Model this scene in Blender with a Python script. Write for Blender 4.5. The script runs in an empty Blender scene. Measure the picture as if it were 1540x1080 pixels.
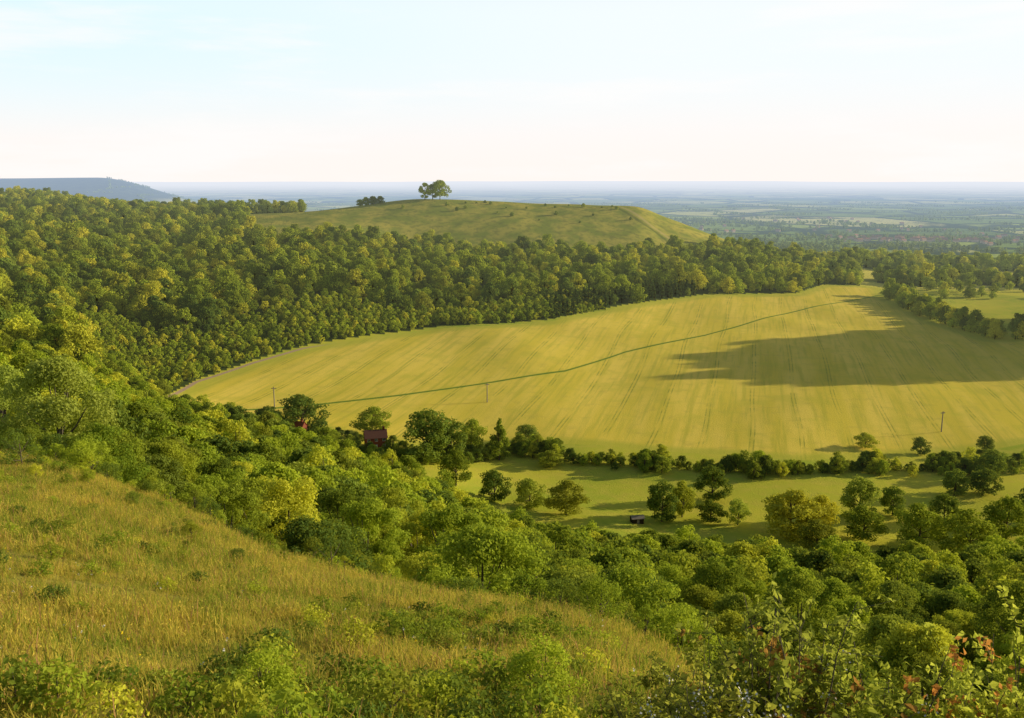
import bpy, math, numpy as np
from mathutils import Vector
rng=np.random.default_rng(3)
SC=bpy.context.scene
# ------------------------------------------------------------------ terrain profile tables (azimuth tangent -> (distance, elevation))
COL={
-.75:[(3,-2.9),(6,-4.2),(10,-5.6),(20,-8.5),(40,-13),(62,-18),(90,-27),(150,-37),(250,-54),(400,-73),(500,-76),(650,-70),(1000,-50),(1500,-25),(1900,-60),(2600,-140),(4000,-170)],
-.53:[(3,-2.9),(6,-4.2),(10,-5.8),(20,-9.0),(40,-14),(62,-19.2),(75,-26),(90,-31),(150,-42),(250,-60),(400,-80),(500,-82),(650,-77),(1000,-57),(1500,-34),(1900,-60),(2600,-140),(4000,-170)],
-.37:[(3,-2.9),(6,-4.3),(10,-6.0),(20,-9.6),(35,-14.3),(50,-18.6),(62,-26),(80,-35),(130,-48),(200,-64),(300,-88),(400,-108),(482,-115),(560,-110),(700,-92),(1000,-72),(1400,-53),(1800,-75),(2600,-150),(4000,-170)],
-.21:[(3,-2.9),(6,-4.3),(10,-6.0),(20,-10.0),(38,-16.9),(48,-24),(60,-31),(100,-45),(160,-62),(250,-86),(340,-110),(440,-121.8),(613,-112),(700,-100),(850,-83),(1000,-74),(1200,-57),(1300,-43.5),(1400,-46),(1700,-90),(2500,-160),(4000,-170)],
-.085:[(3,-2.9),(6,-4.4),(10,-6.1),(20,-10.3),(34,-16.2),(45,-25),(60,-33),(100,-49),(160,-68),(250,-96),(330,-117),(430,-126),(560,-119),(690,-110),(800,-104),(1000,-94),(1150,-83),(1220,-60),(1290,-38),(1350,-27),(1450,-32),(1700,-80),(2500,-160),(4000,-170)],
0:[(3,-2.9),(6,-4.4),(10,-6.1),(20,-10.4),(32,-15.6),(43,-24),(60,-34),(100,-51),(160,-73),(240,-101),(310,-123),(360,-128),(430,-128),(550,-122),(702,-110),(830,-103),(1000,-96),(1130,-87),(1250,-52),(1350,-33),(1450,-38),(1700,-90),(2500,-160),(4000,-170)],
.13:[(3,-2.9),(6,-4.5),(10,-6.2),(20,-10.9),(30,-15.6),(42,-25),(60,-36),(100,-54),(160,-78),(240,-106),(300,-126),(350,-129),(420,-129),(600,-123),(815,-110),(1000,-103),(1130,-94),(1230,-64),(1330,-38),(1420,-45),(1700,-100),(2500,-165),(4000,-170)],
.165:[(3,-2.9),(6,-4.5),(10,-6.3),(20,-11.2),(29,-15.6),(42,-26),(60,-37),(100,-55),(160,-79),(240,-107),(300,-127),(340,-129.5),(420,-129),(600,-123),(845,-111),(1000,-105),(1130,-96),(1230,-74),(1320,-53),(1400,-60),(1700,-110),(2500,-165),(4000,-170)],
.25:[(3,-2.9),(6,-4.7),(10,-6.6),(20,-12.3),(30,-19.5),(42,-29),(60,-39),(100,-56),(160,-80),(240,-108),(300,-128),(340,-130),(420,-129.5),(600,-124),(900,-113),(1100,-104),(1200,-99),(1300,-91),(1450,-105),(1700,-130),(2500,-168),(4000,-170)],
.31:[(3,-2.9),(6,-4.8),(10,-6.8),(20,-13),(30,-21.5),(42,-31),(60,-41),(100,-57),(160,-80),(240,-109),(300,-129),(340,-131),(420,-130),(600,-124),(800,-119),(955,-115),(1050,-113),(1200,-114),(1320,-112),(1500,-125),(2000,-155),(3000,-170)],
.52:[(3,-2.9),(6,-4.9),(10,-7),(20,-14),(30,-22.5),(42,-32),(60,-42),(100,-58),(160,-81),(240,-110),(300,-130),(340,-132),(420,-131),(600,-127),(720,-124),(900,-122),(1200,-125),(1500,-135),(2000,-155),(3000,-170)],
.75:[(3,-2.9),(6,-4.9),(10,-7),(20,-14),(30,-22.5),(42,-32),(60,-42),(100,-58),(160,-81),(240,-110),(300,-130),(340,-132),(420,-131),(600,-127),(720,-124),(900,-122),(1200,-125),(1500,-135),(2000,-155),(3000,-170)]}
def pchip(xp,Y,x):
    xp=np.asarray(xp,float);Y=np.asarray(Y,float)
    if Y.ndim==1:Y=Y[:,None]
    h=np.diff(xp)[:,None];d=np.diff(Y,axis=0)/h
    m=np.zeros_like(Y)
    w1=2*h[1:]+h[:-1];w2=h[1:]+2*h[:-1]
    with np.errstate(all='ignore'):
        mm=(w1+w2)/(w1/d[:-1]+w2/d[1:])
    m[1:-1]=np.where(d[:-1]*d[1:]>0,mm,0)
    m[0]=d[0];m[-1]=d[-1]
    x=np.clip(x,xp[0],xp[-1]);i=np.clip(np.searchsorted(xp,x)-1,0,len(xp)-2)
    t=((x-xp[i])/(xp[i+1]-xp[i]))[:,None];hh=h[i]
    return (2*t**3-3*t**2+1)*Y[i]+(t**3-2*t**2+t)*hh*m[i]+(-2*t**3+3*t**2)*Y[i+1]+(t**3-t**2)*hh*m[i+1]
LS=np.linspace(math.log(.5),math.log(70000),2400)
KS=np.linspace(-.75,.75,301)
cols=[]
for k in sorted(COL):
    p=[(.5,-1.8),(1.5,-2.2)]+COL[k]+[(12000,-170),(70000,-170)]
    cols.append(pchip([math.log(a) for a,b in p],[b for a,b in p],LS)[:,0])
TAB=pchip(sorted(COL),np.array(cols),KS)
def sm(a,b,x):
    t=np.clip((x-a)/(b-a),0,1);return t*t*(3-2*t)
def height(x,y):
    x=np.asarray(x,float);y=np.asarray(y,float)
    r=np.hypot(x,y)+1e-6
    sa=np.arctan2(x,y);az=np.abs(sa)
    k=np.where(y>0,np.clip(x/np.maximum(y,1e-6),-.75,.75),np.sign(x)*.75)
    ye=r/np.sqrt(1+k*k)
    fi=np.clip((np.log(np.maximum(ye,.5))-LS[0])/(LS[1]-LS[0]),0,len(LS)-1.001);fk=np.clip((k+.75)/(KS[1]-KS[0]),0,len(KS)-1.001)
    i=fi.astype(int);j=fk.astype(int);a=fi-i;b=fk-j
    z=TAB[j,i]*(1-a)*(1-b)+TAB[j,i+1]*a*(1-b)+TAB[j+1,i]*(1-a)*b+TAB[j+1,i+1]*a*b
    w=sm(math.radians(60),math.radians(120),az)
    z=z*(1-w)+w*(-1.9)
    n=np.sin(x*.9+1.3*np.sin(y*.5))*np.sin(y*.8+1.1*np.sin(x*.6))*.08*sm(2,8,r)*(1-sm(60,200,r))
    n=n+(np.sin(x*.031+1.7*np.sin(y*.017))*np.sin(y*.027+1.3*np.sin(x*.023)))*1.0*sm(100,300,r)*(1-sm(3000,5000,r))
    n=n+(np.sin(x*.0021+1.7*np.sin(y*.0009))*np.sin(y*.0013+1.3*np.sin(x*.0017)))*6*sm(3500,7000,r)
    n=n+sm(16000,30000,r)*(60+50*np.sin(sa*9+np.sin(az*23)))*.6
    kk=np.where(y>0,x/np.maximum(y,1e-6),-1)
    rid=np.exp(-((ye-7000)/1300)**2)*(1-sm(-.44,-.31,kk))*(y>0)*(182+3*np.sin(x*.004))
    shadow_knoll=72*np.exp(-((x-.62*y-48)/36)**2/2)*np.exp(-((y-730)/105)**4)  # added knoll out of view, shaped to throw the long field shadow
    return z+n+rid+shadow_knoll
def H1(x,y): return float(height(np.array([x]),np.array([y]))[0])
FIELD=np.array([(-181.9,452.9),(-179.2,519.4),(-162.2,568.7),(-138.7,613.6),(-99.6,652.2),(-54.9,687.6),(-15.2,699.1),(31.4,722.5),(73,775.7),(127.1,838.3),(196.3,907.4),(291.2,939.4),(347.3,1027),(410.7,1037.2),(382.2,945.6),(365.7,800.4),(377.1,722.5),(420,690),(420,470),(300,440),(257.3,449.1),(235.2,440.3),(204.4,435.3),(169,427.4),(134.1,417.7),(105,426.7),(73.9,431),(42.7,441),(9.9,442.5),(-22.6,434.5),(-54.2,428.8),(-87.9,438.9),(-116.4,449.1),(-159.3,455)])
LINE=np.array([(-200,440),(-105,491),(-64.6,515.9),(-12.2,553),(34.4,587.8),(80.4,647.9),(150.1,711.9),(252.7,831.4),(372.6,956.6),(500,1100)])
HTRK=np.array([(240,1150),(215,1205),(202,1234),(183,1258),(165,1294),(140,1340)])
def dseg(x,y,P,closed=False):
    d=np.full(x.shape,1e9)
    n=len(P)
    for i in range(n if closed else n-1):
        a=P[i];b=P[(i+1)%n];e=b-a
        t=np.clip(((x-a[0])*e[0]+(y-a[1])*e[1])/(e@e),0,1)
        d=np.minimum(d,np.hypot(x-a[0]-t*e[0],y-a[1]-t*e[1]))
    return d
def sdf(x,y,P):
    d=dseg(x,y,P,True);ins=np.zeros(x.shape,bool);n=len(P)
    for i in range(n):
        a=P[i];b=P[(i+1)%n]
        if a[1]==b[1]:continue
        c=((a[1]>y)!=(b[1]>y))&(x<(b[0]-a[0])*(y-a[1])/(b[1]-a[1])+a[0])
        ins^=c
    return np.where(ins,d,-d)
# ------------------------------------------------------------------ node helpers
class NT:
    def __init__(s,nt): s.nt=nt;s.N=nt.nodes;s.L=nt.links
    def new(s,t,**k):
        n=s.N.new(t)
        for a,b in k.items(): setattr(n,a,b)
        return n
    def put(s,sock,v):
        if isinstance(v,bpy.types.NodeSocket): s.L.new(v,sock)
        elif v is not None:
            if hasattr(sock.default_value,'__len__') and not hasattr(v,'__len__'): v=(v,)*len(sock.default_value)
            if hasattr(sock.default_value,'__len__') and len(sock.default_value)==4 and len(v)==3: v=(*v,1)
            sock.default_value=v
    def math(s,op,a,b=None,c=None,clamp=False):
        n=s.new('ShaderNodeMath',operation=op,use_clamp=clamp);s.put(n.inputs[0],a)
        if b is not None:s.put(n.inputs[1],b)
        if c is not None:s.put(n.inputs[2],c)
        return n.outputs[0]
    def vmath(s,op,a,b=None,out=0):
        n=s.new('ShaderNodeVectorMath',operation=op);s.put(n.inputs[0],a)
        if b is not None:s.put(n.inputs[1],b)
        return n.outputs[out]
    def mix(s,f,a,b,bt='MIX'):
        n=s.new('ShaderNodeMix',data_type='RGBA',blend_type=bt);s.put(n.inputs[0],f);s.put(n.inputs[6],a);s.put(n.inputs[7],b);return n.outputs[2]
    def noise(s,v,sc,det=3,rough=.55,dist=0):
        n=s.new('ShaderNodeTexNoise');s.put(n.inputs['Vector'],v);n.inputs['Scale'].default_value=sc;n.inputs['Detail'].default_value=det;n.inputs['Roughness'].default_value=rough;n.inputs['Distortion'].default_value=dist;return n.outputs[0]
    def ss(s,x,a,b):
        n=s.new('ShaderNodeMapRange',interpolation_type='SMOOTHSTEP');s.put(n.inputs[0],x);n.inputs[1].default_value=a;n.inputs[2].default_value=b;return n.outputs[0]
    def attr(s,name,o='Fac'):
        n=s.new('ShaderNodeAttribute',attribute_name=name);return n.outputs[o]
    def pos(s): return s.new('ShaderNodeNewGeometry').outputs['Position']
def newmat(name):
    m=bpy.data.materials.new(name);m.use_nodes=True;m.node_tree.nodes.clear();return m,NT(m.node_tree)
def finish(T,shader,painted_haze=True):
    out=T.new('ShaderNodeOutputMaterial')
    if painted_haze:
        d=T.math('MAXIMUM',T.math('SUBTRACT',T.vmath('LENGTH',T.pos(),out=1),400.),0.)  # aerial haze painted as emission, growing with distance from the world origin
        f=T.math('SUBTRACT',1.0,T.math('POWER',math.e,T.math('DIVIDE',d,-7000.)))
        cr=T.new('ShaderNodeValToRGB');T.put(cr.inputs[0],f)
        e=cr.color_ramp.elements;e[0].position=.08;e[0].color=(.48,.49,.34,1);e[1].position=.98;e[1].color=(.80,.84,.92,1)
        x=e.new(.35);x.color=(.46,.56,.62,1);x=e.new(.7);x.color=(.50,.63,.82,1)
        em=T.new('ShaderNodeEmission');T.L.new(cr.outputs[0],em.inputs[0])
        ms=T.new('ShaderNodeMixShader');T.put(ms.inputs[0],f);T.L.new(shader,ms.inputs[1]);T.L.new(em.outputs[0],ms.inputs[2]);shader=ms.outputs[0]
    T.L.new(shader,out.inputs[0])
def diffuse(T,col,rough=1.0,nrm=None):
    n=T.new('ShaderNodeBsdfDiffuse');T.put(n.inputs[0],col)
    if nrm is not None:T.put(n.inputs['Normal'],nrm)
    return n.outputs[0]
def simple_mat(name,col,var=.25,scale=3,painted_haze=False):
    m,T=newmat(name);n=T.noise(T.pos(),scale,4)
    c=T.mix(n,[v*(1-var) for v in col],[min(1,v*(1+var)) for v in col])
    finish(T,diffuse(T,c),painted_haze);return m
def leaf_mat(name,dark,light,warm,trans=.3,painted_haze=True,wsc=.02,back=(.52,.54,.03)):
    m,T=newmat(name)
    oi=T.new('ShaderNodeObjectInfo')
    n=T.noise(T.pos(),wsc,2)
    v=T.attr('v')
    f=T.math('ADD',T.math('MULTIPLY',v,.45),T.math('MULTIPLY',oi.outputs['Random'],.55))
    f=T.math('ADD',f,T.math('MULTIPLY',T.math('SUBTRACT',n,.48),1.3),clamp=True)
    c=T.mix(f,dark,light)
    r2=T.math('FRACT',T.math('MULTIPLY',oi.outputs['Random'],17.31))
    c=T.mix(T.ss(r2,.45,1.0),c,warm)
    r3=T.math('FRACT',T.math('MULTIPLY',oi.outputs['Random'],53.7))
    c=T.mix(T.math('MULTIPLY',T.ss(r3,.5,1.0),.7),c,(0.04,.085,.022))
    d=diffuse(T,c)
    tr=T.new('ShaderNodeBsdfTranslucent');T.put(tr.inputs[0],T.mix(.45,c,back))
    ms=T.new('ShaderNodeMixShader');ms.inputs[0].default_value=trans;T.L.new(d,ms.inputs[1]);T.L.new(tr.outputs[0],ms.inputs[2])
    finish(T,ms.outputs[0],painted_haze);return m
# ------------------------------------------------------------------ mesh helpers
def mesh_np(name,co,quads,mats=(),mi=None,v=None,smooth=False):
    me=bpy.data.meshes.new(name)
    co=np.asarray(co,np.float32);f=np.asarray(quads,np.int32)
    me.vertices.add(len(co));me.vertices.foreach_set('co',co.ravel())
    me.loops.add(f.size);me.loops.foreach_set('vertex_index',f.ravel())
    me.polygons.add(len(f));me.polygons.foreach_set('loop_start',np.arange(0,f.size,4,dtype=np.int32))
    for m in mats:me.materials.append(m)
    if mi is not None:me.polygons.foreach_set('material_index',np.asarray(mi,np.int32))
    if v is not None:
        a=me.attributes.new('v','FLOAT','FACE');a.data.foreach_set('value',np.asarray(v,np.float32))
    me.polygons.foreach_set('use_smooth',np.full(len(f),smooth))
    me.update();return me
def obj(name,data,loc=(0,0,0),rot=0,scale=(1,1,1),parent=None):
    o=bpy.data.objects.new(name,data);SC.collection.objects.link(o);o.location=loc;o.rotation_euler=(0,0,rot);o.scale=scale
    if parent:o.parent=parent
    return o
def tube(pts,rad,n=5):
    pts=np.asarray(pts,float);V=[];F=[]
    for i,(p,r) in enumerate(zip(pts,rad)):
        d=pts[min(i+1,len(pts)-1)]-pts[max(i-1,0)];d/=np.linalg.norm(d)+1e-9
        u=np.cross(d,(0,0,1.) if abs(d[2])<.9 else (1.,0,0));u/=np.linalg.norm(u);w=np.cross(d,u)
        a=np.arange(n)*2*math.pi/n
        V.append(p+r*(np.cos(a)[:,None]*u+np.sin(a)[:,None]*w))
        if i:
            b=(i-1)*n
            F+= [(b+j,b+(j+1)%n,b+n+(j+1)%n,b+n+j) for j in range(n)]
    return np.concatenate(V),np.array(F)
def unit(a): return a/(np.linalg.norm(a,axis=-1,keepdims=True)+1e-9)
def leaves(P,Nn,S,rg,asp=.55):
    n=len(P)
    t=unit(np.cross(Nn,rg.normal(size=(n,3))));b=np.cross(Nn,t)
    S=S[:,None]
    fold=Nn*S*.12
    co=np.stack([P-t*S*.5,P+b*S*asp*.5+fold,P+t*S*.5,P-b*S*asp*.5+fold],1).reshape(-1,3)
    return co,np.arange(4*n).reshape(n,4)
class Acc:
    def __init__(s): s.V=[];s.F=[];s.M=[];s.A=[];s.n=0
    def add(s,V,F,mi,v=None):
        s.V.append(V);s.F.append(F+s.n);s.M.append(np.full(len(F),mi));s.A.append(np.full(len(F),.5) if v is None else v);s.n+=len(V)
    def mesh(s,name,mats,smooth=False):
        return mesh_np(name,np.concatenate(s.V),np.concatenate(s.F),mats,np.concatenate(s.M),np.concatenate(s.A),smooth)
def tree_mesh(name,mats,H=10,R=4,nl=3000,ls=.4,nc=26,base=.15,kind='round',seed=0,cr=(.24,.40),asp=.7):
    rg=np.random.default_rng(seed);A=Acc()
    def prof(t):
        if kind=='cone': return (1-t)**.8*R+.08*R
        if kind=='tall': return R*np.clip(np.sin(math.pi*np.clip(t*.93+.05,0,1)),0,1)**.5
        return R*np.clip(np.sin(math.pi*(np.clip(t*.9+.08,0,1))**.85),0,1)**.55
    t=np.concatenate([rg.uniform(.0,.97,nc-1),[.95]])
    ang=np.arange(nc)*2.399+rg.normal(0,.4,nc)
    rc=R*rg.uniform(cr[0],cr[1],nc)*(1 if kind!='cone' else (1.05-t*.7))
    rad=np.maximum(prof(t)-rc*.7,0)*rg.uniform(.5,1.15,nc)
    zb=H*base
    c=np.stack([np.cos(ang)*rad,np.sin(ang)*rad,zb+rc*.5+t*(H-zb-rc*1.1)],1)
    w=rc**2;w/=w.sum();ci=rg.choice(nc,nl,p=w)
    d=unit(rg.normal(size=(nl,3))+np.array([0,0,.25]));sh=rg.uniform(.25,1.0,nl)**.45
    sh*=1+.18*rg.normal(size=nl)*(rg.random(nl)<.35)
    sq=np.array([1,1,.8])
    P=c[ci]+d*sq*(rc[ci]*sh)[:,None]
    Nn=unit(d*.8+rg.normal(size=(nl,3))*.5+np.array([0,0,.15]))
    S=ls*rg.uniform(.6,1.35,nl)
    V,F=leaves(P,Nn,S,rg,asp)
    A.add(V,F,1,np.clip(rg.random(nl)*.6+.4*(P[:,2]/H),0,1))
    lean=rg.normal(0,.03*H,2)
    tp=np.array([[0,0,-.4],[0,0,zb*.6],[lean[0]*.5,lean[1]*.5,H*.45],[lean[0],lean[1],H*.8]])
    r0=H*.022
    V,F=tube(tp,[r0*1.3,r0,r0*.6,r0*.15],6);A.add(V,F,0)
    for i in range(min(nc,16)):
        z0=min(max(zb*.9,c[i,2]*.55),H*.75)
        s=np.array([lean[0]*z0/H,lean[1]*z0/H,z0]);e=c[i];m=(s+e)/2+np.array([0,0,-.03*H])
        V,F=tube([s,m,e],[r0*.42,r0*.28,r0*.06],4);A.add(V,F,0)
    return A.mesh(name,mats)
def scatter(name,parent,meshes,pts,scale,rg,names=None):
    pts=np.asarray(pts);pick=rg.integers(0,len(meshes),len(pts))
    for i,me in enumerate(meshes):
        s=pick==i
        if not s.any():continue
        p=pts[s];sc=np.asarray(scale)[s];a=rg.uniform(0,2*math.pi,len(p))
        ux=np.stack([np.cos(a),np.sin(a),0*a],1)*sc[:,None]/2;uy=np.stack([-np.sin(a),np.cos(a),0*a],1)*sc[:,None]/2
        co=np.stack([p-ux-uy,p+ux-uy,p+ux+uy,p-ux+uy],1).reshape(-1,3)
        em=obj('%s_patch_%d'%(name,i+1),mesh_np(name+'_points',co,np.arange(len(co)).reshape(-1,4)),parent=parent)
        ch=obj('%s_plant_%d'%(name,i+1),me,parent=em)
        em.instance_type='FACES';em.use_instance_faces_scale=True;em.instance_faces_scale=1
        em.show_instancer_for_render=False;em.show_instancer_for_viewport=False
def jgrid(x0,x1,y0,y1,s,rg,j=.42):
    xs=np.arange(x0,x1,s);ys=np.arange(y0,y1,s*.87)
    X,Y=np.meshgrid(xs,ys);X=X+((np.arange(len(ys))%2)*s*.5)[:,None]
    X=X+rg.uniform(-j,j,X.shape)*s;Y=Y+rg.uniform(-j,j,Y.shape)*s
    return X.ravel(),Y.ravel()
def ground(x,y,dz=0): return np.stack([x,y,height(x,y)+dz],1)
def empty(name): return obj(name,None)
# ------------------------------------------------------------------ terrain mesh
az=np.concatenate([np.radians(np.linspace(-180,-42,50)),np.radians(np.linspace(-42,42,840))[1:],np.radians(np.linspace(42,180,50))[1:]])
rr=np.exp(np.linspace(math.log(.7),math.log(65000),1300))
Ag,Rg=np.meshgrid(az,rr)
X=Rg*np.sin(Ag);Y=Rg*np.cos(Ag);Z=height(X,Y)
nr,nc_=X.shape;idx=np.arange(nr*nc_).reshape(nr,nc_)
F=np.stack([idx[:-1,:-1],idx[:-1,1:],idx[1:,1:],idx[1:,:-1]],-1).reshape(-1,4)[:,::-1]
tm=mesh_np('terrain',np.stack([X,Y,Z],-1).reshape(-1,3),F,smooth=True)
x=X.ravel();y=Y.ravel()
def put_attr(name,fn,fill,sel):
    a=np.full(x.shape,fill,np.float32);a[sel]=fn(x[sel],y[sel])
    at=tm.attributes.new(name,'FLOAT','POINT');at.data.foreach_set('value',a)
sel=(x>-260)&(x<520)&(y>350)&(y<1150)
put_attr('fld',lambda a,b:sdf(a,b,FIELD),-100,sel)
put_attr('lin',lambda a,b:(b-np.interp(a,LINE[:,0],LINE[:,1]))*.68,100,sel)
put_attr('htk',lambda a,b:(a-np.interp(b,HTRK[:,1],HTRK[:,0]))*.85,100,(x>60)&(x<300)&(y>1100)&(y<1450))
KN=[-.41,-.40,-.345,-.285,-.226,-.153,-.08,-.022,.043,.094,.152,.216,.31,.338,.5]
YN=[60,455,519,569,614,652,688,699,722,776,838,907,940,1027,1040]
def in_backwood(x,y):
    k=x/np.maximum(y,1)
    yn=np.interp(k,KN,YN)+8
    yf=np.interp(k,[-.8,-.36,-.295,-.275,-.235,-.16,-.085,0,.13,.2,.25,.31,.375,.38],[1800,1600,1520,1090,1050,1110,1150,1130,1135,1195,1285,1330,1330,0])
    yf=yf+14*np.sin(x*.05)+8*np.sin(x*.13)
    a=(y>yn)&(y<yf)&(k>-.66)
    a|=(k>-.36)&(k<-.222)&(y>1370)&(y<1500)
    a|=(k>.355)&(k<.66)&(y>1290+25*np.sin(x*.02))&(y<1500)
    a|=(k>.395)&(k<.66)&(y>1075+20*np.sin(x*.05))&(y<1150)
    return a
def in_slope(x,y):
    k=x/np.maximum(y,1)
    yn=np.interp(k,[-.75,-.53,-.37,-.21,-.085,0,.165,.31,.75],[82,78,64,51,46,43,41,36,38])+2.5*np.sin(x*.35)
    yf=np.interp(k,[-.42,-.41,-.37,-.3,-.21,-.085,0,.165,.31,.75],[900,470,452,425,390,335,278,280,250,258])+6*np.sin(x*.09)
    return (y>yn)&(y<yf)&(k>-.70)&(k<.72)
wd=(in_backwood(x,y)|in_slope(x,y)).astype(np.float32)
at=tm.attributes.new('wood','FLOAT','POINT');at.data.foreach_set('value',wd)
m,T=newmat('countryside')
P=T.pos();sep=T.new('ShaderNodeSeparateXYZ');T.L.new(P,sep.inputs[0]);px,py=sep.outputs[0],sep.outputs[1]
dist=T.vmath('LENGTH',P,out=1)
flat=T.vmath('MULTIPLY',P,(1,1,0))
n1=T.noise(flat,.012,3);n2=T.noise(flat,.12,4,.6);n3=T.noise(flat,1.3,4,.65);n4=T.noise(flat,.035,3)
grass=T.mix(T.ss(n1,.35,.65),(.38,.44,.045),(.62,.56,.06))
grass=T.mix(T.math('MULTIPLY',T.ss(n2,.4,.7),.6),grass,(.62,.51,.08))
near=T.mix(T.ss(n2,.35,.65),(.16,.18,.03),(.30,.26,.05))
near=T.mix(T.math('MULTIPLY',T.ss(n3,.45,.7),.5),near,(.10,.11,.025))
c=T.mix(T.ss(dist,70,140),near,grass)
hill=T.mix(T.ss(n4,.35,.65),(.28,.31,.05),(.52,.44,.08))
hill=T.mix(T.math('MULTIPLY',T.ss(n2,.45,.65),.6),hill,(.20,.21,.05))
hill=T.mix(T.math('MULTIPLY',T.math('SUBTRACT',1,T.ss(T.math('ABSOLUTE',T.attr('htk')),1.5,4)),.7),hill,(.56,.44,.15))
hill=T.mix(T.math('MULTIPLY',T.math('SUBTRACT',1,T.ss(T.math('ABSOLUTE',T.math('ADD',T.attr('htk'),9)),1.5,4)),.6),hill,(.10,.13,.03))
hill=T.mix(T.math('MULTIPLY',T.ss(px,360,390),T.ss(n1,.35,.5)),hill,(.72,.62,.12))
c=T.mix(T.ss(py,1020,1060),c,hill)
fl=T.attr('fld')
stretch=T.new('ShaderNodeMapping');stretch.inputs['Rotation'].default_value=(0,0,math.radians(14.6));T.L.new(flat,stretch.inputs[0])
rot=stretch.outputs[0]
st=T.noise(T.vmath('MULTIPLY',rot,(.28,.012,0)),1.0,4,.65)
st2=T.noise(T.vmath('MULTIPLY',rot,(.05,.006,0)),1.0,3,.6)
crop=T.mix(T.ss(st2,.35,.65),(.76,.59,.07),(.88,.66,.11))
crop=T.mix(T.math('MULTIPLY',T.ss(st,.45,.68),.55),crop,(.50,.45,.05))
crop=T.mix(T.math('MULTIPLY',T.ss(n4,.5,.7),.5),crop,(.60,.52,.06))
crop=T.mix(T.math('MULTIPLY',T.ss(n2,.5,.75),.45),crop,(.60,.46,.08))
crop=T.mix(T.math('MULTIPLY',T.ss(n3,.5,.75),.4),crop,(.42,.38,.06))
sr=T.new('ShaderNodeSeparateXYZ');T.L.new(rot,sr.inputs[0])
wob=T.math('ADD',sr.outputs[0],T.math('MULTIPLY',T.noise(flat,.004,1),16))
fr=T.math('MULTIPLY',T.math('FRACT',T.math('DIVIDE',wob,24.)),24.)
def tram(o): return T.math('SUBTRACT',1,T.ss(T.math('ABSOLUTE',T.math('SUBTRACT',fr,o)),.12,.5))
tl=T.math('MAXIMUM',tram(9.0),tram(11.0))
tl=T.math('MULTIPLY',tl,T.ss(n4,.34,.60))
tl=T.math('MULTIPLY',tl,T.ss(n2,.28,.58))
crop=T.mix(T.math('MULTIPLY',tl,.7),crop,(.26,.27,.04))
crop=T.mix(T.math('SUBTRACT',1,T.ss(T.math('ADD',T.math('ABSOLUTE',T.attr('lin')),T.math('MULTIPLY',n3,1.0)),.9,2.3)),crop,(.15,.25,.03))
crop=T.mix(T.math('MULTIPLY',T.math('SUBTRACT',1,T.ss(fl,4,14)),.6),crop,(.42,.45,.05))
c=T.mix(T.ss(fl,-1,1),c,crop)
pm=T.math('SUBTRACT',1,T.ss(T.math('ABSOLUTE',T.math('ADD',fl,1.8)),1.0,1.8));pm=T.math('MULTIPLY',pm,T.math('SUBTRACT',1,T.ss(px,-145,-120)));pm=T.math('MULTIPLY',pm,T.ss(T.math('ADD',py,T.math('MULTIPLY',px,.5)),360,385))
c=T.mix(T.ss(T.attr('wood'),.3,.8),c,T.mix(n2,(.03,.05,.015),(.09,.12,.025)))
c=T.mix(pm,c,(.48,.33,.21))
vs=T.vmath('MULTIPLY',flat,(1/480,1/620,0))
vv=T.new('ShaderNodeTexVoronoi');T.L.new(vs,vv.inputs['Vector']);vv.inputs['Scale'].default_value=1
ve=T.new('ShaderNodeTexVoronoi',feature='DISTANCE_TO_EDGE');T.L.new(vs,ve.inputs['Vector']);ve.inputs['Scale'].default_value=1
cr=T.new('ShaderNodeValToRGB');sx=T.new('ShaderNodeSeparateColor');T.L.new(vv.outputs['Color'],sx.inputs[0]);T.L.new(sx.outputs[0],cr.inputs[0])
e=cr.color_ramp.elements;cr.color_ramp.interpolation='CONSTANT'
e[0].position=0;e[0].color=(.26,.36,.06,1);e[1].position=.22;e[1].color=(.46,.54,.10,1)
for p_,c_ in ((.42,(.32,.42,.07,1)),(.56,(.82,.74,.28,1)),(.74,(.20,.29,.06,1)),(.84,(.74,.70,.22,1))):
    q=e.new(p_);q.color=c_
vale=cr.outputs[0]
wn=T.noise(flat,.0022,4,.6)
vale=T.mix(T.ss(wn,.53,.59),vale,(.05,.09,.035))
vale=T.mix(T.math('SUBTRACT',1,T.ss(ve.outputs[0],.03,.06)),vale,(.04,.08,.03))
vale=T.mix(T.math('MULTIPLY',T.ss(T.noise(flat,.012,3,.7),.54,.65),.7),vale,(.07,.11,.035))
c=T.mix(T.ss(dist,1650,1950),c,vale)
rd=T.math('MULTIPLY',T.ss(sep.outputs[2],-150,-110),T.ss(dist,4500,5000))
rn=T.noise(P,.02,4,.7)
c=T.mix(rd,c,T.mix(T.ss(rn,.4,.6),(.03,.06,.08),(.09,.13,.10)))  # wooded far ridge, blue haze mixed into its base colour
bp=T.new('ShaderNodeBump');bp.inputs['Strength'].default_value=.6;bp.inputs['Distance'].default_value=.4
T.L.new(n3,bp.inputs['Height'])
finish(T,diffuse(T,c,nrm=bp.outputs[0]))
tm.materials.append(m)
obj('terrain',tm)
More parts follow.
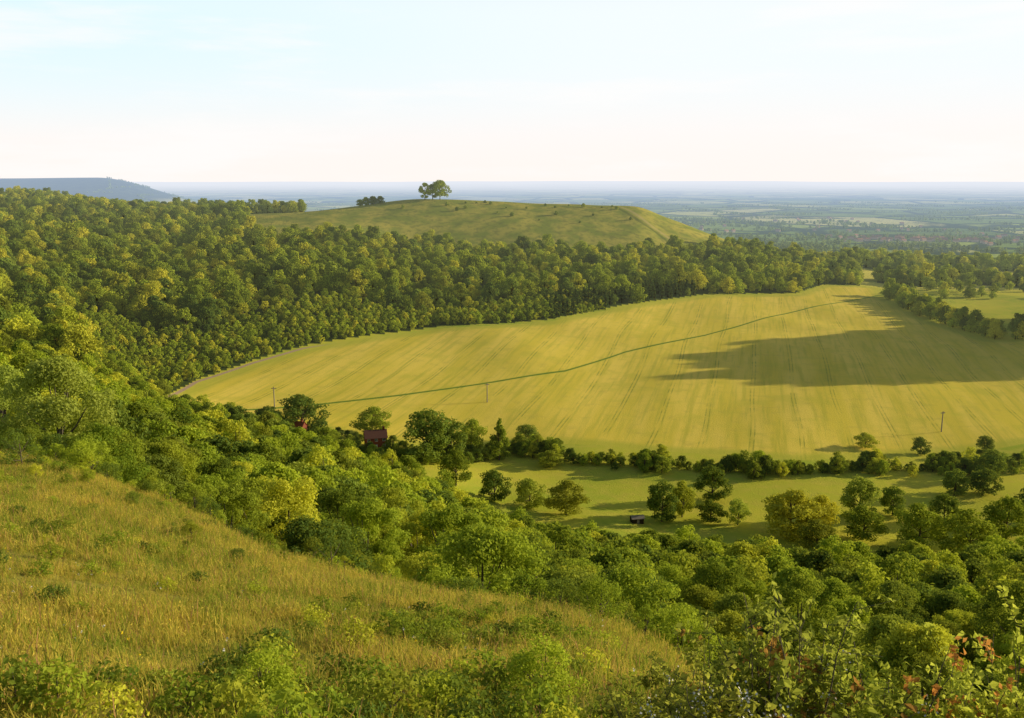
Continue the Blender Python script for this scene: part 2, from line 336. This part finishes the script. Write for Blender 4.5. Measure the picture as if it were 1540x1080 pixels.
# ------------------------------------------------------------------ plant materials / prototypes
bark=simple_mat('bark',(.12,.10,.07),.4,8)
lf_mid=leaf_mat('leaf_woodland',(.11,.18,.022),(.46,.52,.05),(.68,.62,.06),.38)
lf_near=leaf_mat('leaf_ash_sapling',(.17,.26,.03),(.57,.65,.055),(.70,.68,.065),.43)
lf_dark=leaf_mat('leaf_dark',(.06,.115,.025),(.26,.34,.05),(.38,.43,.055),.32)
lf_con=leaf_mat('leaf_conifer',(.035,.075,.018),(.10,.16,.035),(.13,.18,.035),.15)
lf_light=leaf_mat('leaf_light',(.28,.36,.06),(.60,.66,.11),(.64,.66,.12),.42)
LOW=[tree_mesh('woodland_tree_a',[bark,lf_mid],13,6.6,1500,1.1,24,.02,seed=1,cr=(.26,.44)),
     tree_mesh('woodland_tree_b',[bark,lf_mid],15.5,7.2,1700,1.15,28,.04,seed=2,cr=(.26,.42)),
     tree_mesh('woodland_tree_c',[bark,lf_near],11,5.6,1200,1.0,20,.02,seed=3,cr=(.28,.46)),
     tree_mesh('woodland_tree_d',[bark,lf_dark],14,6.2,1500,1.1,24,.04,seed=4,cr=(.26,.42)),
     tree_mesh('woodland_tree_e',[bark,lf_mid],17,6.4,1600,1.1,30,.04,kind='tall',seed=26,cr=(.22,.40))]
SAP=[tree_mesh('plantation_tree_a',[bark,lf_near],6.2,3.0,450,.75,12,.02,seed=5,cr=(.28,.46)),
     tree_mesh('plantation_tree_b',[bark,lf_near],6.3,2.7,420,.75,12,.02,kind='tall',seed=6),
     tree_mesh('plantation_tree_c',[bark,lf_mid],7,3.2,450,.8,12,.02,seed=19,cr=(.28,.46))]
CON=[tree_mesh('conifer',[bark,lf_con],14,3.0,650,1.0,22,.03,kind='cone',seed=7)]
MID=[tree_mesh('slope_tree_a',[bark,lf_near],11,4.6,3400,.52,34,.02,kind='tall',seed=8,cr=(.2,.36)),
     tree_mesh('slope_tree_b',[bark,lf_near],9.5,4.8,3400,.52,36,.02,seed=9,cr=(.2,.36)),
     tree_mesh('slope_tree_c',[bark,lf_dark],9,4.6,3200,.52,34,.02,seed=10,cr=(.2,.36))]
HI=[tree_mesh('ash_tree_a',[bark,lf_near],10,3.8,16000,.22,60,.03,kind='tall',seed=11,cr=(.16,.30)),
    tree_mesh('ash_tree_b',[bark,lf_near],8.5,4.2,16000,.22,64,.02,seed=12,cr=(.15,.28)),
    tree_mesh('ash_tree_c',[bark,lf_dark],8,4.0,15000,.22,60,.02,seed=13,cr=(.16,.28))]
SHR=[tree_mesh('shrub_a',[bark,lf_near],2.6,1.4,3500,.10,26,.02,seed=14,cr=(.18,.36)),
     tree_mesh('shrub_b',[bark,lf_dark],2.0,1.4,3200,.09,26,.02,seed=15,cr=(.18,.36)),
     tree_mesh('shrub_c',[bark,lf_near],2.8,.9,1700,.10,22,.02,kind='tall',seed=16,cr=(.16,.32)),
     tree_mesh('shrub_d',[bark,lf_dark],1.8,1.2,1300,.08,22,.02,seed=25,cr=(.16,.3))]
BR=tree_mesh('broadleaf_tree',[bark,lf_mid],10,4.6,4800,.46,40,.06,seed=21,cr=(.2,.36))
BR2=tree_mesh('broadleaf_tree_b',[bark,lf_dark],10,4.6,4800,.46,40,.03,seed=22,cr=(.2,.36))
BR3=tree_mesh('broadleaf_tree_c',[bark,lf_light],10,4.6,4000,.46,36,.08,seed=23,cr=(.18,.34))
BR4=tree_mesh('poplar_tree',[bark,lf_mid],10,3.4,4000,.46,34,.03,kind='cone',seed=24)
# ------------------------------------------------------------------ woodland masses
rg=np.random.default_rng(11)
wl=empty('woodland')
xx,yy=jgrid(-1150,900,430,1620,10.8,rg,.48)
k=xx/yy
YNk=np.interp(k,KN,YN)
msk=in_backwood(xx,yy)
def plantation(xx,yy):
    k=xx/yy;Y0=np.interp(k,KN,YN)
    return in_backwood(xx,yy)&(((yy<Y0+85+25*np.sin(xx*.03))&(k<.10)&(k>-.34))|((k<=-.34)&(yy<620)&(k>-.47)&(yy>400)&(np.sin(xx*.02)+np.sin(yy*.017)>-.3)))
plant=plantation(xx,yy)
con=msk&(k>.04)&(k<.20)&(yy<YNk+75)&(yy>YNk+10)&(rg.random(len(xx))<.8)
b=msk&~plant&~con
sz=(.5+1.0*rg.random(b.sum())**1.4)*(1+.15*np.sin(xx[b]*.03)*np.sin(yy[b]*.025))
scatter('woodland',wl,LOW,ground(xx[b],yy[b]),sz,rg)
q=np.stack([xx[con],yy[con]],1);q=np.repeat(q,3,0)+rg.uniform(-5,5,(3*len(q),2))
scatter('conifers',wl,CON,ground(q[:,0],q[:,1]),rg.uniform(.7,1.15,len(q)),rg)
xx,yy=jgrid(-420,130,430,950,5.4,rg)
p=plantation(xx,yy)
scatter('plantation',wl,SAP,ground(xx[p],yy[p]),rg.uniform(.6,1.25,p.sum()),rg)
sl=empty('slope_woodland')
xx,yy=jgrid(-330,240,30,470,6.8,rg,.47)
p=in_slope(xx,yy)&(rg.random(len(xx))<.95);xx=xx[p];yy=yy[p]
sc=.45+.9*rg.random(len(xx))**1.1
h=yy<125
sc=np.where(yy<62,sc*.75,sc)
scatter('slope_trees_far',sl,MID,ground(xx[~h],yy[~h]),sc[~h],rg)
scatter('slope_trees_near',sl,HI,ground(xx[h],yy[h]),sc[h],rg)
def along(P,step,rg,w):
    P=np.asarray(P,float);out=[]
    for a,b in zip(P[:-1],P[1:]):
        n=max(1,int(np.linalg.norm(b-a)/step))
        for i in range(n): out.append(a+(b-a)*(i+rg.random())/n+rg.uniform(-w,w,2))
    return np.array(out)
hd=empty('hedgerow')
q=np.concatenate([along([(-6,433),(10,428),(28,417),(54,410),(83,404),(111,399),(141,400),(174,410),(199,409),(240,416)],2.2,rg,3.0),along([(-4,430),(54,405),(111,394),(174,405),(199,404),(240,410)],3.2,rg,5)])
scatter('hedge',hd,MID,ground(q[:,0],q[:,1]),rg.uniform(.35,.85,len(q))*(1+.25*np.sin(q[:,0]*.13)),rg)
tb=empty('tree_belt')
q=np.concatenate([along([(392,960),(378,880),(372,800),(384,722),(430,690),(500,672)],4.6,rg,5),along([(398,960),(386,820)],9,rg,6)])
scatter('belt',tb,LOW,ground(q[:,0],q[:,1]),rg.uniform(.7,1.25,len(q)),rg)
n=210;yk=rg.uniform(630,840,n);q=np.stack([.62*yk+48+rg.normal(0,18,n),yk],1)
q=q[np.sin(q[:,1]*.16)+rg.normal(0,.3,len(q))>-.35]
scatter('shadow_knoll_trees',tb,LOW,ground(q[:,0],q[:,1]),rg.uniform(1.0,2.1,len(q)),rg)  # unseen trees added on the knoll to lengthen its shadow over the field
n=26;yk=rg.uniform(960,1060,n);q=np.stack([yk*rg.uniform(.42,.6,n),yk],1)
scatter('field_trees',tb,LOW,ground(q[:,0],q[:,1]),rg.uniform(.6,1.1,len(q)),rg)
vs_=empty('valley_thicket')
xx,yy=jgrid(-125,5,368,436,5.5,rg);k=xx/yy
p=(yy<np.interp(k,[-.3,-.2,-.13,-.05,.02],[440,434,424,424,436]))&(yy>np.interp(k,[-.3,-.2,-.085,0],[380,385,392,418]))&(rg.random(len(xx))<.8)
p&=~((abs(xx+64)<6)&(yy>404))&~((abs(xx+101)<6)&(yy>403))
scatter('thicket',vs_,MID,ground(xx[p],yy[p]),rg.uniform(.3,.75,p.sum()),rg)
vt=empty('distant_hedgerow_trees')
pts=[]
for i in range(330):
    y0=rg.uniform(1900,7500);x0=rg.uniform(-.45,.7)*y0;L=rg.uniform(120,500);a=rg.choice([.25,1.75])+rg.normal(0,.2)
    n=int(L/rg.uniform(11,22));t=rg.uniform(-.5,.5,n)*L
    pts.append(np.stack([x0+np.cos(a)*t+rg.normal(0,3,n),y0+np.sin(a)*t+rg.normal(0,3,n)],1))
for i in range(45):
    y0=rg.uniform(2000,6500);x0=rg.uniform(-.3,.7)*y0;n=40
    pts.append(np.stack([x0+rg.normal(0,60,n),y0+rg.normal(0,25,n)],1))
q=np.concatenate(pts);q=q[(q[:,1]>1850)]
VT=[tree_mesh('vale_tree',[bark,lf_dark],11,6,160,2.6,14,.0,seed=31)]
scatter('vale_trees',vt,VT,ground(q[:,0],q[:,1]),rg.uniform(.6,1.1,len(q)),rg)
# ------------------------------------------------------------------ individual valley trees: x,y,height,width,mesh
k18=[(-100,429,20,23,BR2),(-68,438,15,18,BR),(-38,401,24,27,BR2),(-28,408,20,20,BR2),(-19,420,18,14,BR),(-6,416,21,12,BR4),(-23,365,16,12,BR),
(-7,357,13,13,BR2),(7,352,12,13,BR2),(21,343,14,16,BR),(7,445,9,14,BR2),(58,341,17,14,BR2),(67,347,15,10,BR),(83,366,15,14,BR2),
(77,342,9,11,BR),(87,339,11,9,BR3),(104,327,19,22,BR),(116,333,15,15,BR),(137,348,18,15,BR3),(130,325,13,15,BR),(152,352,13,12,BR2),(147,317,17,17,BR),
(169,344,13,12,BR2),(160,307,18,19,BR),(188,376,12,12,BR2),(199,435,9,9,BR2),(175,443,8,11,BR),(229,433,10,10,BR2),(200,376,12,14,BR2),(109,314,11,14,BR),
(186,330,17,17,BR),(196,312,17,17,BR3),(205,345,16,16,BR2),(215,400,13,15,BR2),(17,408,8,12,BR),(-112,418,13,14,BR2),(-84,402,11,13,BR),(-120,440,10,14,BR2),(-135,430,11,14,BR2)]
for (a,b,h,w,me) in k18:
    s=w/8.4 if me is not BR4 else w/6
    obj('broadleaf_tree' if me is not BR4 else 'poplar_tree',me,(a,b,H1(a,b)-.1),rg.uniform(0,6.28),(s,s,h/10))
BIG=tree_mesh('beech_tree',[bark,lf_mid],28,15,4200,1.6,40,.10,seed=41,cr=(.18,.32))
BIG2=tree_mesh('beech_tree_b',[bark,lf_mid],26,10,2400,1.6,26,.14,seed=43,cr=(.2,.34))
obj('beech_tree',BIG,(-103,1345,H1(-103,1345)-.5))
obj('beech_tree',BIG2,(-124,1340,H1(-124,1340)-.5),1.0,(.95,.95,.95))
obj('beech_tree',BIG2,(-114,1352,H1(-114,1352)-.5),2.5,(1,1,.85))
CL=tree_mesh('hill_shrub',[bark,lf_dark],12,8,1300,1.5,22,.0,seed=44,cr=(.26,.4))
for i,(a,b,s) in enumerate([(-216,1335,.8),(-207,1330,1),(-197,1332,1.0),(-187,1334,.9)]): obj('hawthorn_tree',CL,(a,b,H1(a,b)-.6),i*1.3,(s,s,s))
hs=empty('hill_scrub')
q=np.array([(-65,1316),(-38,1326),(-30,1318),(47,1322),(60,1310),(125,1307),(100,1316),(-64,1292),(20,1300),(-50,1322),(80,1322),(145,1300),(-20,1275),(140,1312),(-75,1280),(0,1262),(60,1275),(110,1270),(-90,1300),(-150,1290),(36,1246),(90,1240),(-8,1300),(160,1262)])
scatter('hill_scrub',hs,[CL],ground(q[:,0],q[:,1]),rg.uniform(.18,.5,len(q)),rg)
LT=tree_mesh('ash_tree_large',[bark,lf_light],14,5.8,30000,.26,80,.03,seed=51,cr=(.15,.28))
obj('ash_tree',LT,(-42.5,84,H1(-42.5,84)),.4)
obj('ash_tree',LT,(-52,92,H1(-52,92)),2.4,(.9,.9,.85))
# ------------------------------------------------------------------ buildings
brick=simple_mat('red_brick',(.24,.08,.05),.3,2);tile=simple_mat('roof_tile',(.15,.075,.055),.3,3);white=simple_mat('white_paint',(.7,.7,.66),.05,3)
glass=simple_mat('window_glass',(.05,.06,.08),.2,1);wood=simple_mat('tarred_timber',(.045,.030,.018),.3,4);felt=simple_mat('felt_roof',(.26,.22,.17),.15,2)
def box(x0,x1,y0,y1,z0,z1):
    V=np.array([(a,b,c) for c in (z0,z1) for a,b in ((x0,y0),(x1,y0),(x1,y1),(x0,y1))],float)
    return V,np.array([(3,2,1,0),(4,5,6,7),(0,1,5,4),(1,2,6,5),(2,3,7,6),(3,0,4,7)])
def house(name,x,y,rot,w,d,h,rh,wall,roof,windows=True,chim=True):
    root=obj(name,None,(x,y,H1(x,y)-.3),rot)
    def part(n,vf,mat): 
        obj(n,mesh_np(n,vf[0],vf[1],[mat]),parent=root)
    part('walls',box(-w/2,w/2,-d/2,d/2,0,h),wall)
    V=np.array([(-w/2,-d/2,h),(-w/2,d/2,h),(-w/2,0,h+rh),(-w/2,0,h+rh),(w/2,-d/2,h),(w/2,d/2,h),(w/2,0,h+rh),(w/2,0,h+rh)],float)
    part('gables',(V,np.array([(0,1,2,3),(4,6,7,5)])),wall)
    o=.35;sl_=rh/(d/2);zt=h+rh+.15;ze=h-o*sl_+.15
    V=[];Fq=[]
    for sgn in (-1,1):
        n=len(V)
        for dz in (0,.15):
            V+=[(-w/2-o,sgn*(d/2+o),ze+dz-.12),(w/2+o,sgn*(d/2+o),ze+dz-.12),(w/2+o,0,zt+dz-.12),(-w/2-o,0,zt+dz-.12)]
        Fq+=[(n+0,n+1,n+2,n+3),(n+4,n+5,n+6,n+7),(n,n+1,n+5,n+4),(n+1,n+2,n+6,n+5),(n+3,n,n+4,n+7)]
    part('roof',(np.array(V),np.array(Fq)),roof)
    if chim:
        part('chimney',box(w/2-1.6,w/2-.7,-.5,.5,h+rh-1,h+rh+1.4),wall)
        part('chimney_pot',box(w/2-1.3,w/2-1.0,-.15,.15,h+rh+1.4,h+rh+1.9),tile)
    if windows:
        nf=2 if h>4 else 1;i=0
        for f in range(nf):
            for cx in np.linspace(-w/2+1.5,w/2-1.5,3):
                i+=1
                if f==0 and abs(cx)<.1: part('door',box(cx-.5,cx+.5,-d/2-.05,-d/2+.02,.1,2.2),white);continue
                z=1.0+f*2.7
                part('window_frame_%d'%i,box(cx-.7,cx+.7,-d/2-.04,-d/2+.02,z,z+1.4),white)
                part('window_pane_%d'%i,box(cx-.55,cx-.06,-d/2-.06,-d/2+.02,z+.15,z+1.25),glass)
                part('window_pane_b%d'%i,box(cx+.06,cx+.55,-d/2-.06,-d/2+.02,z+.15,z+1.25),glass)
    else: part('door',box(-.5,.5,-d/2-.05,-d/2+.02,.1,2.0),felt)
    return root
house('brick_house',-64,420,.25,10,7,5.4,3,brick,tile)
house('brick_house',-101,423,-.3,7,6,4.8,2.8,brick,simple_mat('orange_tile',(.30,.10,.05),.3,3))
house('garden_shed',48,338,.2,4.6,3,2.4,.8,wood,felt,False,False)
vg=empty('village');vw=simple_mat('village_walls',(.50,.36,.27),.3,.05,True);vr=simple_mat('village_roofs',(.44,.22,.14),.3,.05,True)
A=Acc()
for i in range(120):
    x0=rg.normal(1170,120);y0=rg.normal(2620,90)
    if i>80: x0=rg.uniform(600,1500);y0=rg.uniform(2500,4200)
    z=H1(x0,y0);w,d,h=rg.uniform(9,18),rg.uniform(7,9),rg.uniform(5,6.5);a=rg.uniform(-.6,.6)
    ca,sa=math.cos(a),math.sin(a);M=np.array([[ca,-sa,0],[sa,ca,0],[0,0,1]])
    V,Fq=box(-w/2,w/2,-d/2,d/2,-1,h);A.add(V@M.T+[x0,y0,z],Fq,0)
    V=np.array([(-w/2-.4,-d/2-.4,h-.2),(w/2+.4,-d/2-.4,h-.2),(w/2+.4,0,h+3.2),(-w/2-.4,0,h+3.2),(w/2+.4,d/2+.4,h-.2),(-w/2-.4,d/2+.4,h-.2)],float)
    A.add(V@M.T+[x0,y0,z],np.array([(0,1,2,3),(3,2,4,5)]),1)
obj('houses',A.mesh('houses',[vw,vr]),parent=vg)
pole=simple_mat('weathered_pole',(.34,.29,.22),.2,5)
for (a,b) in [(-127,482),(-14,509),(226,472)]:
    A=Acc();V,Fq=tube([(0,0,-.5),(0,0,11)],[.34,.26],8);A.add(V,Fq,0)
    A.add(*box(-1.3,1.3,-.13,.13,10,10.3),0)
    for s in (-1.1,-.45,.45,1.1): A.add(*box(s-.08,s+.08,-.08,.08,10.3,10.6),0)
    obj('telegraph_pole',A.mesh('telegraph_pole',[pole]),(a,b,H1(a,b)),.3)
# ------------------------------------------------------------------ foreground meadow
m,T=newmat('grass_blade');oi=T.new('ShaderNodeObjectInfo')
n=T.noise(T.pos(),.22,4,.65);n5=T.noise(T.pos(),.9,2,.5);v=T.attr('v')
f=T.math('ADD',T.math('ADD',T.math('MULTIPLY',n,.7),T.math('MULTIPLY',n5,.35)),T.math('MULTIPLY',v,.3))
c=T.mix(T.ss(f,.53,.84),(.23,.31,.03),(.70,.55,.09))
c=T.mix(T.ss(T.math('FRACT',T.math('MULTIPLY',v,13.7)),.85,.91),c,(.56,.32,.12))
tr=T.new('ShaderNodeBsdfTranslucent');T.put(tr.inputs[0],c);ms=T.new('ShaderNodeMixShader');ms.inputs[0].default_value=.4
T.L.new(diffuse(T,c),ms.inputs[1]);T.L.new(tr.outputs[0],ms.inputs[2]);finish(T,ms.outputs[0],False);gm=m
yf=simple_mat('yellow_petals',(.8,.6,.03),.15,9);wf=simple_mat('white_petals',(.75,.72,.65),.1,9)
def tuft(name,n,R,hm,w,seed,flower=None):
    rg=np.random.default_rng(seed)
    a=rg.uniform(0,6.28,n);r=R*np.sqrt(rg.random(n));p=np.stack([r*np.cos(a),r*np.sin(a),0*a-.03],1)
    h=hm*rg.uniform(.35,1.2,n);la=rg.uniform(0,6.28,n);ln=np.stack([np.cos(la),np.sin(la),0*la],1)
    fa=rg.uniform(0,6.28,n);s=np.stack([np.cos(fa),np.sin(fa),0*fa],1)*w*rg.uniform(.6,1.4,n)[:,None]
    b=(h*rg.uniform(.1,.7,n))[:,None]*ln
    m1=p+b*.3+np.stack([0*h,0*h,h*.6],1);t=p+b+np.stack([0*h,0*h,h],1)
    V=np.stack([p-s/2,p+s/2,m1+s*.38,m1-s*.38,t+s*.08,t-s*.08],1).reshape(-1,3)
    i=np.arange(n)[:,None]*6;Fq=np.concatenate([i+[0,1,2,3],i+[3,2,4,5]]);vv_=rg.random(n)
    A=Acc();A.add(V,Fq,0,np.concatenate([vv_,vv_]))
    j=rg.choice(n,n//7,replace=False);q=t[j]
    V,Fq=leaves(q,unit(rg.normal(size=(len(q),3))*[1,1,.2]),np.full(len(q),.05),rg,.35);A.add(V,Fq,0,np.full(len(Fq),.95))
    if flower:
        j=rg.choice(n,3,replace=False);q=np.repeat(t[j],5,0)+rg.normal(0,.012,(15,3))
        V,Fq=leaves(q,unit(rg.normal(size=(15,3))+[0,0,1]),np.full(15,.03),rg,.9);A.add(V,Fq,1)
    return A.mesh(name,[gm,yf if flower!='w' else wf])
md=empty('meadow_grass')
TF=[tuft('grass_tuft_%d'%i,125,.42,.18+.05*(i%3),.011,60+i) for i in range(4)]
TFF=[tuft('flower_tuft',100,.4,.26,.011,70,'y'),tuft('flower_tuft_b',100,.4,.26,.011,71,'w')]
HB=[tree_mesh('meadow_herb_a',[bark,lf_near],.5,.34,420,.055,12,.0,seed=17,cr=(.3,.5)),tree_mesh('meadow_herb_b',[bark,lf_dark],.35,.34,380,.05,12,.0,seed=18,cr=(.3,.5))]
def meadow(s,y0,y1,rg):
    xx,yy=jgrid(-62,24,y0,y1,s,rg,.5)
    k=xx/yy;p=(k>-.68)&(k<.62)
    ym=np.interp(k,[-.75,-.53,-.37,-.21,-.085,0,.165,.31,.75],[84,80,66,53,48,45,42,38,38])
    p&=(yy<ym);return xx[p],yy[p]
x1,y1=meadow(.42,3.5,24,rg);x2,y2=meadow(.62,24,84,rg)
cl1=.85+.45*np.sin(x1*.7+2*np.sin(y1*.4))*np.sin(y1*.9)
scatter('meadow_near',md,TF,ground(x1,y1),rg.uniform(.6,1.35,len(x1))*cl1,rg)
scatter('meadow_far',md,TF,ground(x2,y2),rg.uniform(.8,1.7,len(x2)),rg)
s=rg.random(len(x1))<.06
scatter('wildflowers',md,TFF,ground(x1[s],y1[s]),rg.uniform(.7,1.1,s.sum()),rg)
xh=np.concatenate([x1,x2]);yh=np.concatenate([y1,y2])
pat=np.sin(xh*.33+1.9*np.sin(yh*.21))*np.sin(yh*.27+1.4*np.sin(xh*.25))
s=rg.random(len(xh))<np.clip(.06+.6*(pat-.15),.04,.45)
scatter('herbs',md,HB,ground(xh[s],yh[s]),rg.uniform(.4,1.3,s.sum()),rg)
sb=empty('scrub_bushes')
EDK=[-.75,-.53,-.37,-.21,-.085,0,.165,.31,.75];EDY=[78,62,50,38,34,32,30,20,18]
xx,yy=jgrid(-64,22,9,90,1.8,rg,.5);k=xx/yy
ed=np.interp(k,EDK,EDY);dn=rg.random(len(xx))
cl=np.sin(xx*.5+1.5*np.sin(yy*.3))*np.sin(yy*.45)
p=(k>-.68)&(k<.42)&(yy<ed+14)&(dn<np.where(yy>ed+1,.68,np.where(yy>ed-6,.26+.25*cl,np.where(yy>ed*.6,.13+.14*cl,.05+.06*cl))))
scc=np.where(yy>ed+1,rg.uniform(.6,1.4,len(xx)),np.where(yy>ed-6,rg.uniform(.3,.8,len(xx)),rg.uniform(.14,.42,len(xx))))
scatter('scrub',sb,SHR,ground(xx[p],yy[p]),scc[p],rg)
xx,yy=jgrid(-46,-24,52,84,3.0,rg,.5);p=(rg.random(len(xx))<.4)&(yy>-xx*1.75)
scatter('bank_scrub',sb,SHR,ground(xx[p],yy[p]),rg.uniform(.8,1.7,p.sum()),rg)
# ------------------------------------------------------------------ hawthorn bush, foreground right
hl=leaf_mat('hawthorn_leaf',(.24,.32,.035),(.62,.64,.08),(.68,.60,.08),.55,False,3.,(.65,.66,.08))
rl=leaf_mat('young_red_leaf',(.55,.22,.05),(.70,.34,.08),(.62,.40,.08),.5,False,3.,(.7,.35,.07))
def bush(name,cx,cy,w,h,nst,seed,red=.05,flow=0):
    rg=np.random.default_rng(seed);A=Acc();gz=H1(cx,cy)
    for i in range(nst):
        a=rg.uniform(0,6.28);r=w*math.sqrt(rg.random());hh=h*(1-.45*(r/w)**2)*rg.uniform(.5,1.12)
        s=np.array([rg.normal(0,.12),rg.normal(0,.12),0]);e=np.array([r*math.cos(a),r*math.sin(a),hh])
        mid=(s+e)/2+np.array([0,0,h*.12])+rg.normal(0,.05,3)
        t=np.linspace(0,1,9)[:,None];pts=(1-t)**2*s+2*t*(1-t)*mid+t*t*e;pts+=rg.normal(0,.012,pts.shape)
        V,Fq=tube(pts,np.linspace(.011,.002,9),4);A.add(V,Fq,0)
        for j in range(13):
            t0=rg.uniform(.3,1.);b=(1-t0)**2*s+2*t0*(1-t0)*mid+t0*t0*e
            d=unit(rg.normal(size=3)+np.array([0,0,.5]));L=rg.uniform(.10,.32);tw=b+d*np.linspace(0,L,4)[:,None]
            V,Fq=tube(tw,[.003,.0025,.002,.001],3);A.add(V,Fq,0)
            n=int(rg.integers(11,19));u=rg.uniform(.05,1,n)[:,None]
            P=b+d*L*u+rg.normal(0,.022,(n,3));Nn=unit(rg.normal(size=(n,3))+[0,0,.7])
            V,Fq=leaves(P,Nn,rg.uniform(.035,.07,n),rg,.65)
            A.add(V,Fq,2 if (rg.random()<red*2 and t0>.75) else 1,rg.random(n))
            if flow and rg.random()<flow:
                P=b+d*L+rg.normal(0,.03,(14,3));V,Fq=leaves(P,unit(rg.normal(size=(14,3))+[0,0,.5]),np.full(14,.018),rg,.95);A.add(V,Fq,3)
    return obj(name,A.mesh(name,[bark,hl,rl,wf]),(cx,cy,gz-.05))
bush('hawthorn_bush',1.75,5.2,.75,2.0,56,81,.08,.05)
bush('hawthorn_bush',2.5,5.6,.8,1.85,50,82,.05,.03)
bush('hawthorn_bush',1.05,4.8,.5,1.4,40,83,.03,.25)
bush('hawthorn_bush',3.3,5.6,.8,1.7,46,84,.08)
bush('hawthorn_bush',1.5,7.2,.8,1.3,34,85,.02)
# ------------------------------------------------------------------ sky, sun, camera
w=bpy.data.worlds.new('World');SC.world=w;w.use_nodes=True;T=NT(w.node_tree);T.N.clear()
EL=math.radians(14);AZ=math.radians(75)
s=T.new('ShaderNodeTexSky',sky_type='NISHITA');s.sun_disc=False;s.sun_elevation=EL;s.sun_rotation=AZ;s.air_density=1;s.dust_density=1.5
g=T.new('ShaderNodeTexCoord').outputs['Generated'];sp=T.new('ShaderNodeSeparateXYZ');T.L.new(g,sp.inputs[0])
b1=T.new('ShaderNodeBackground');T.L.new(s.outputs[0],b1.inputs[0]);b1.inputs[1].default_value=.10
cl=T.noise(T.vmath('MULTIPLY',g,(1,1,7)),2.6,6,.6)
vc=T.mix(T.ss(sp.outputs[2],.0,.13),(1.05,.965,.92),(.94,1.005,1.03))
vc=T.mix(T.math('MULTIPLY',T.math('SUBTRACT',1,T.ss(sp.outputs[0],-.5,.2)),T.ss(sp.outputs[2],.02,.15)),vc,(.79,.98,1.04))
vc=T.mix(T.math('MULTIPLY',T.ss(cl,.48,.66),.65),vc,(1.03,1.01,1.0))
b2=T.new('ShaderNodeBackground');T.L.new(vc,b2.inputs[0]);b2.inputs[1].default_value=1.0
fac=T.math('SUBTRACT',1,T.ss(sp.outputs[2],.16,.36));fac=T.math('MULTIPLY',fac,.96);fac=T.math('ADD',fac,.02)
mx=T.new('ShaderNodeMixShader');T.L.new(fac,mx.inputs[0]);T.L.new(b1.outputs[0],mx.inputs[1]);T.L.new(b2.outputs[0],mx.inputs[2])
wo=T.new('ShaderNodeOutputWorld');T.L.new(mx.outputs[0],wo.inputs[0])
L=bpy.data.lights.new('sun','SUN');L.energy=5;L.angle=math.radians(.5);L.color=(1,.88,.60)
so=obj('sun',L);so.rotation_euler=Vector((math.sin(AZ)*math.cos(EL),math.cos(AZ)*math.cos(EL),math.sin(EL))).to_track_quat('Z','Y').to_euler()
c=bpy.data.cameras.new('camera');c.lens=32.6;c.clip_end=200000;c.clip_start=.1
co=obj('camera',c);co.rotation_euler=(math.radians(90-10.96),0,0)
SC.camera=co
SC.view_settings.view_transform='Standard'
SC.view_settings.look='None';SC.view_settings.exposure=0
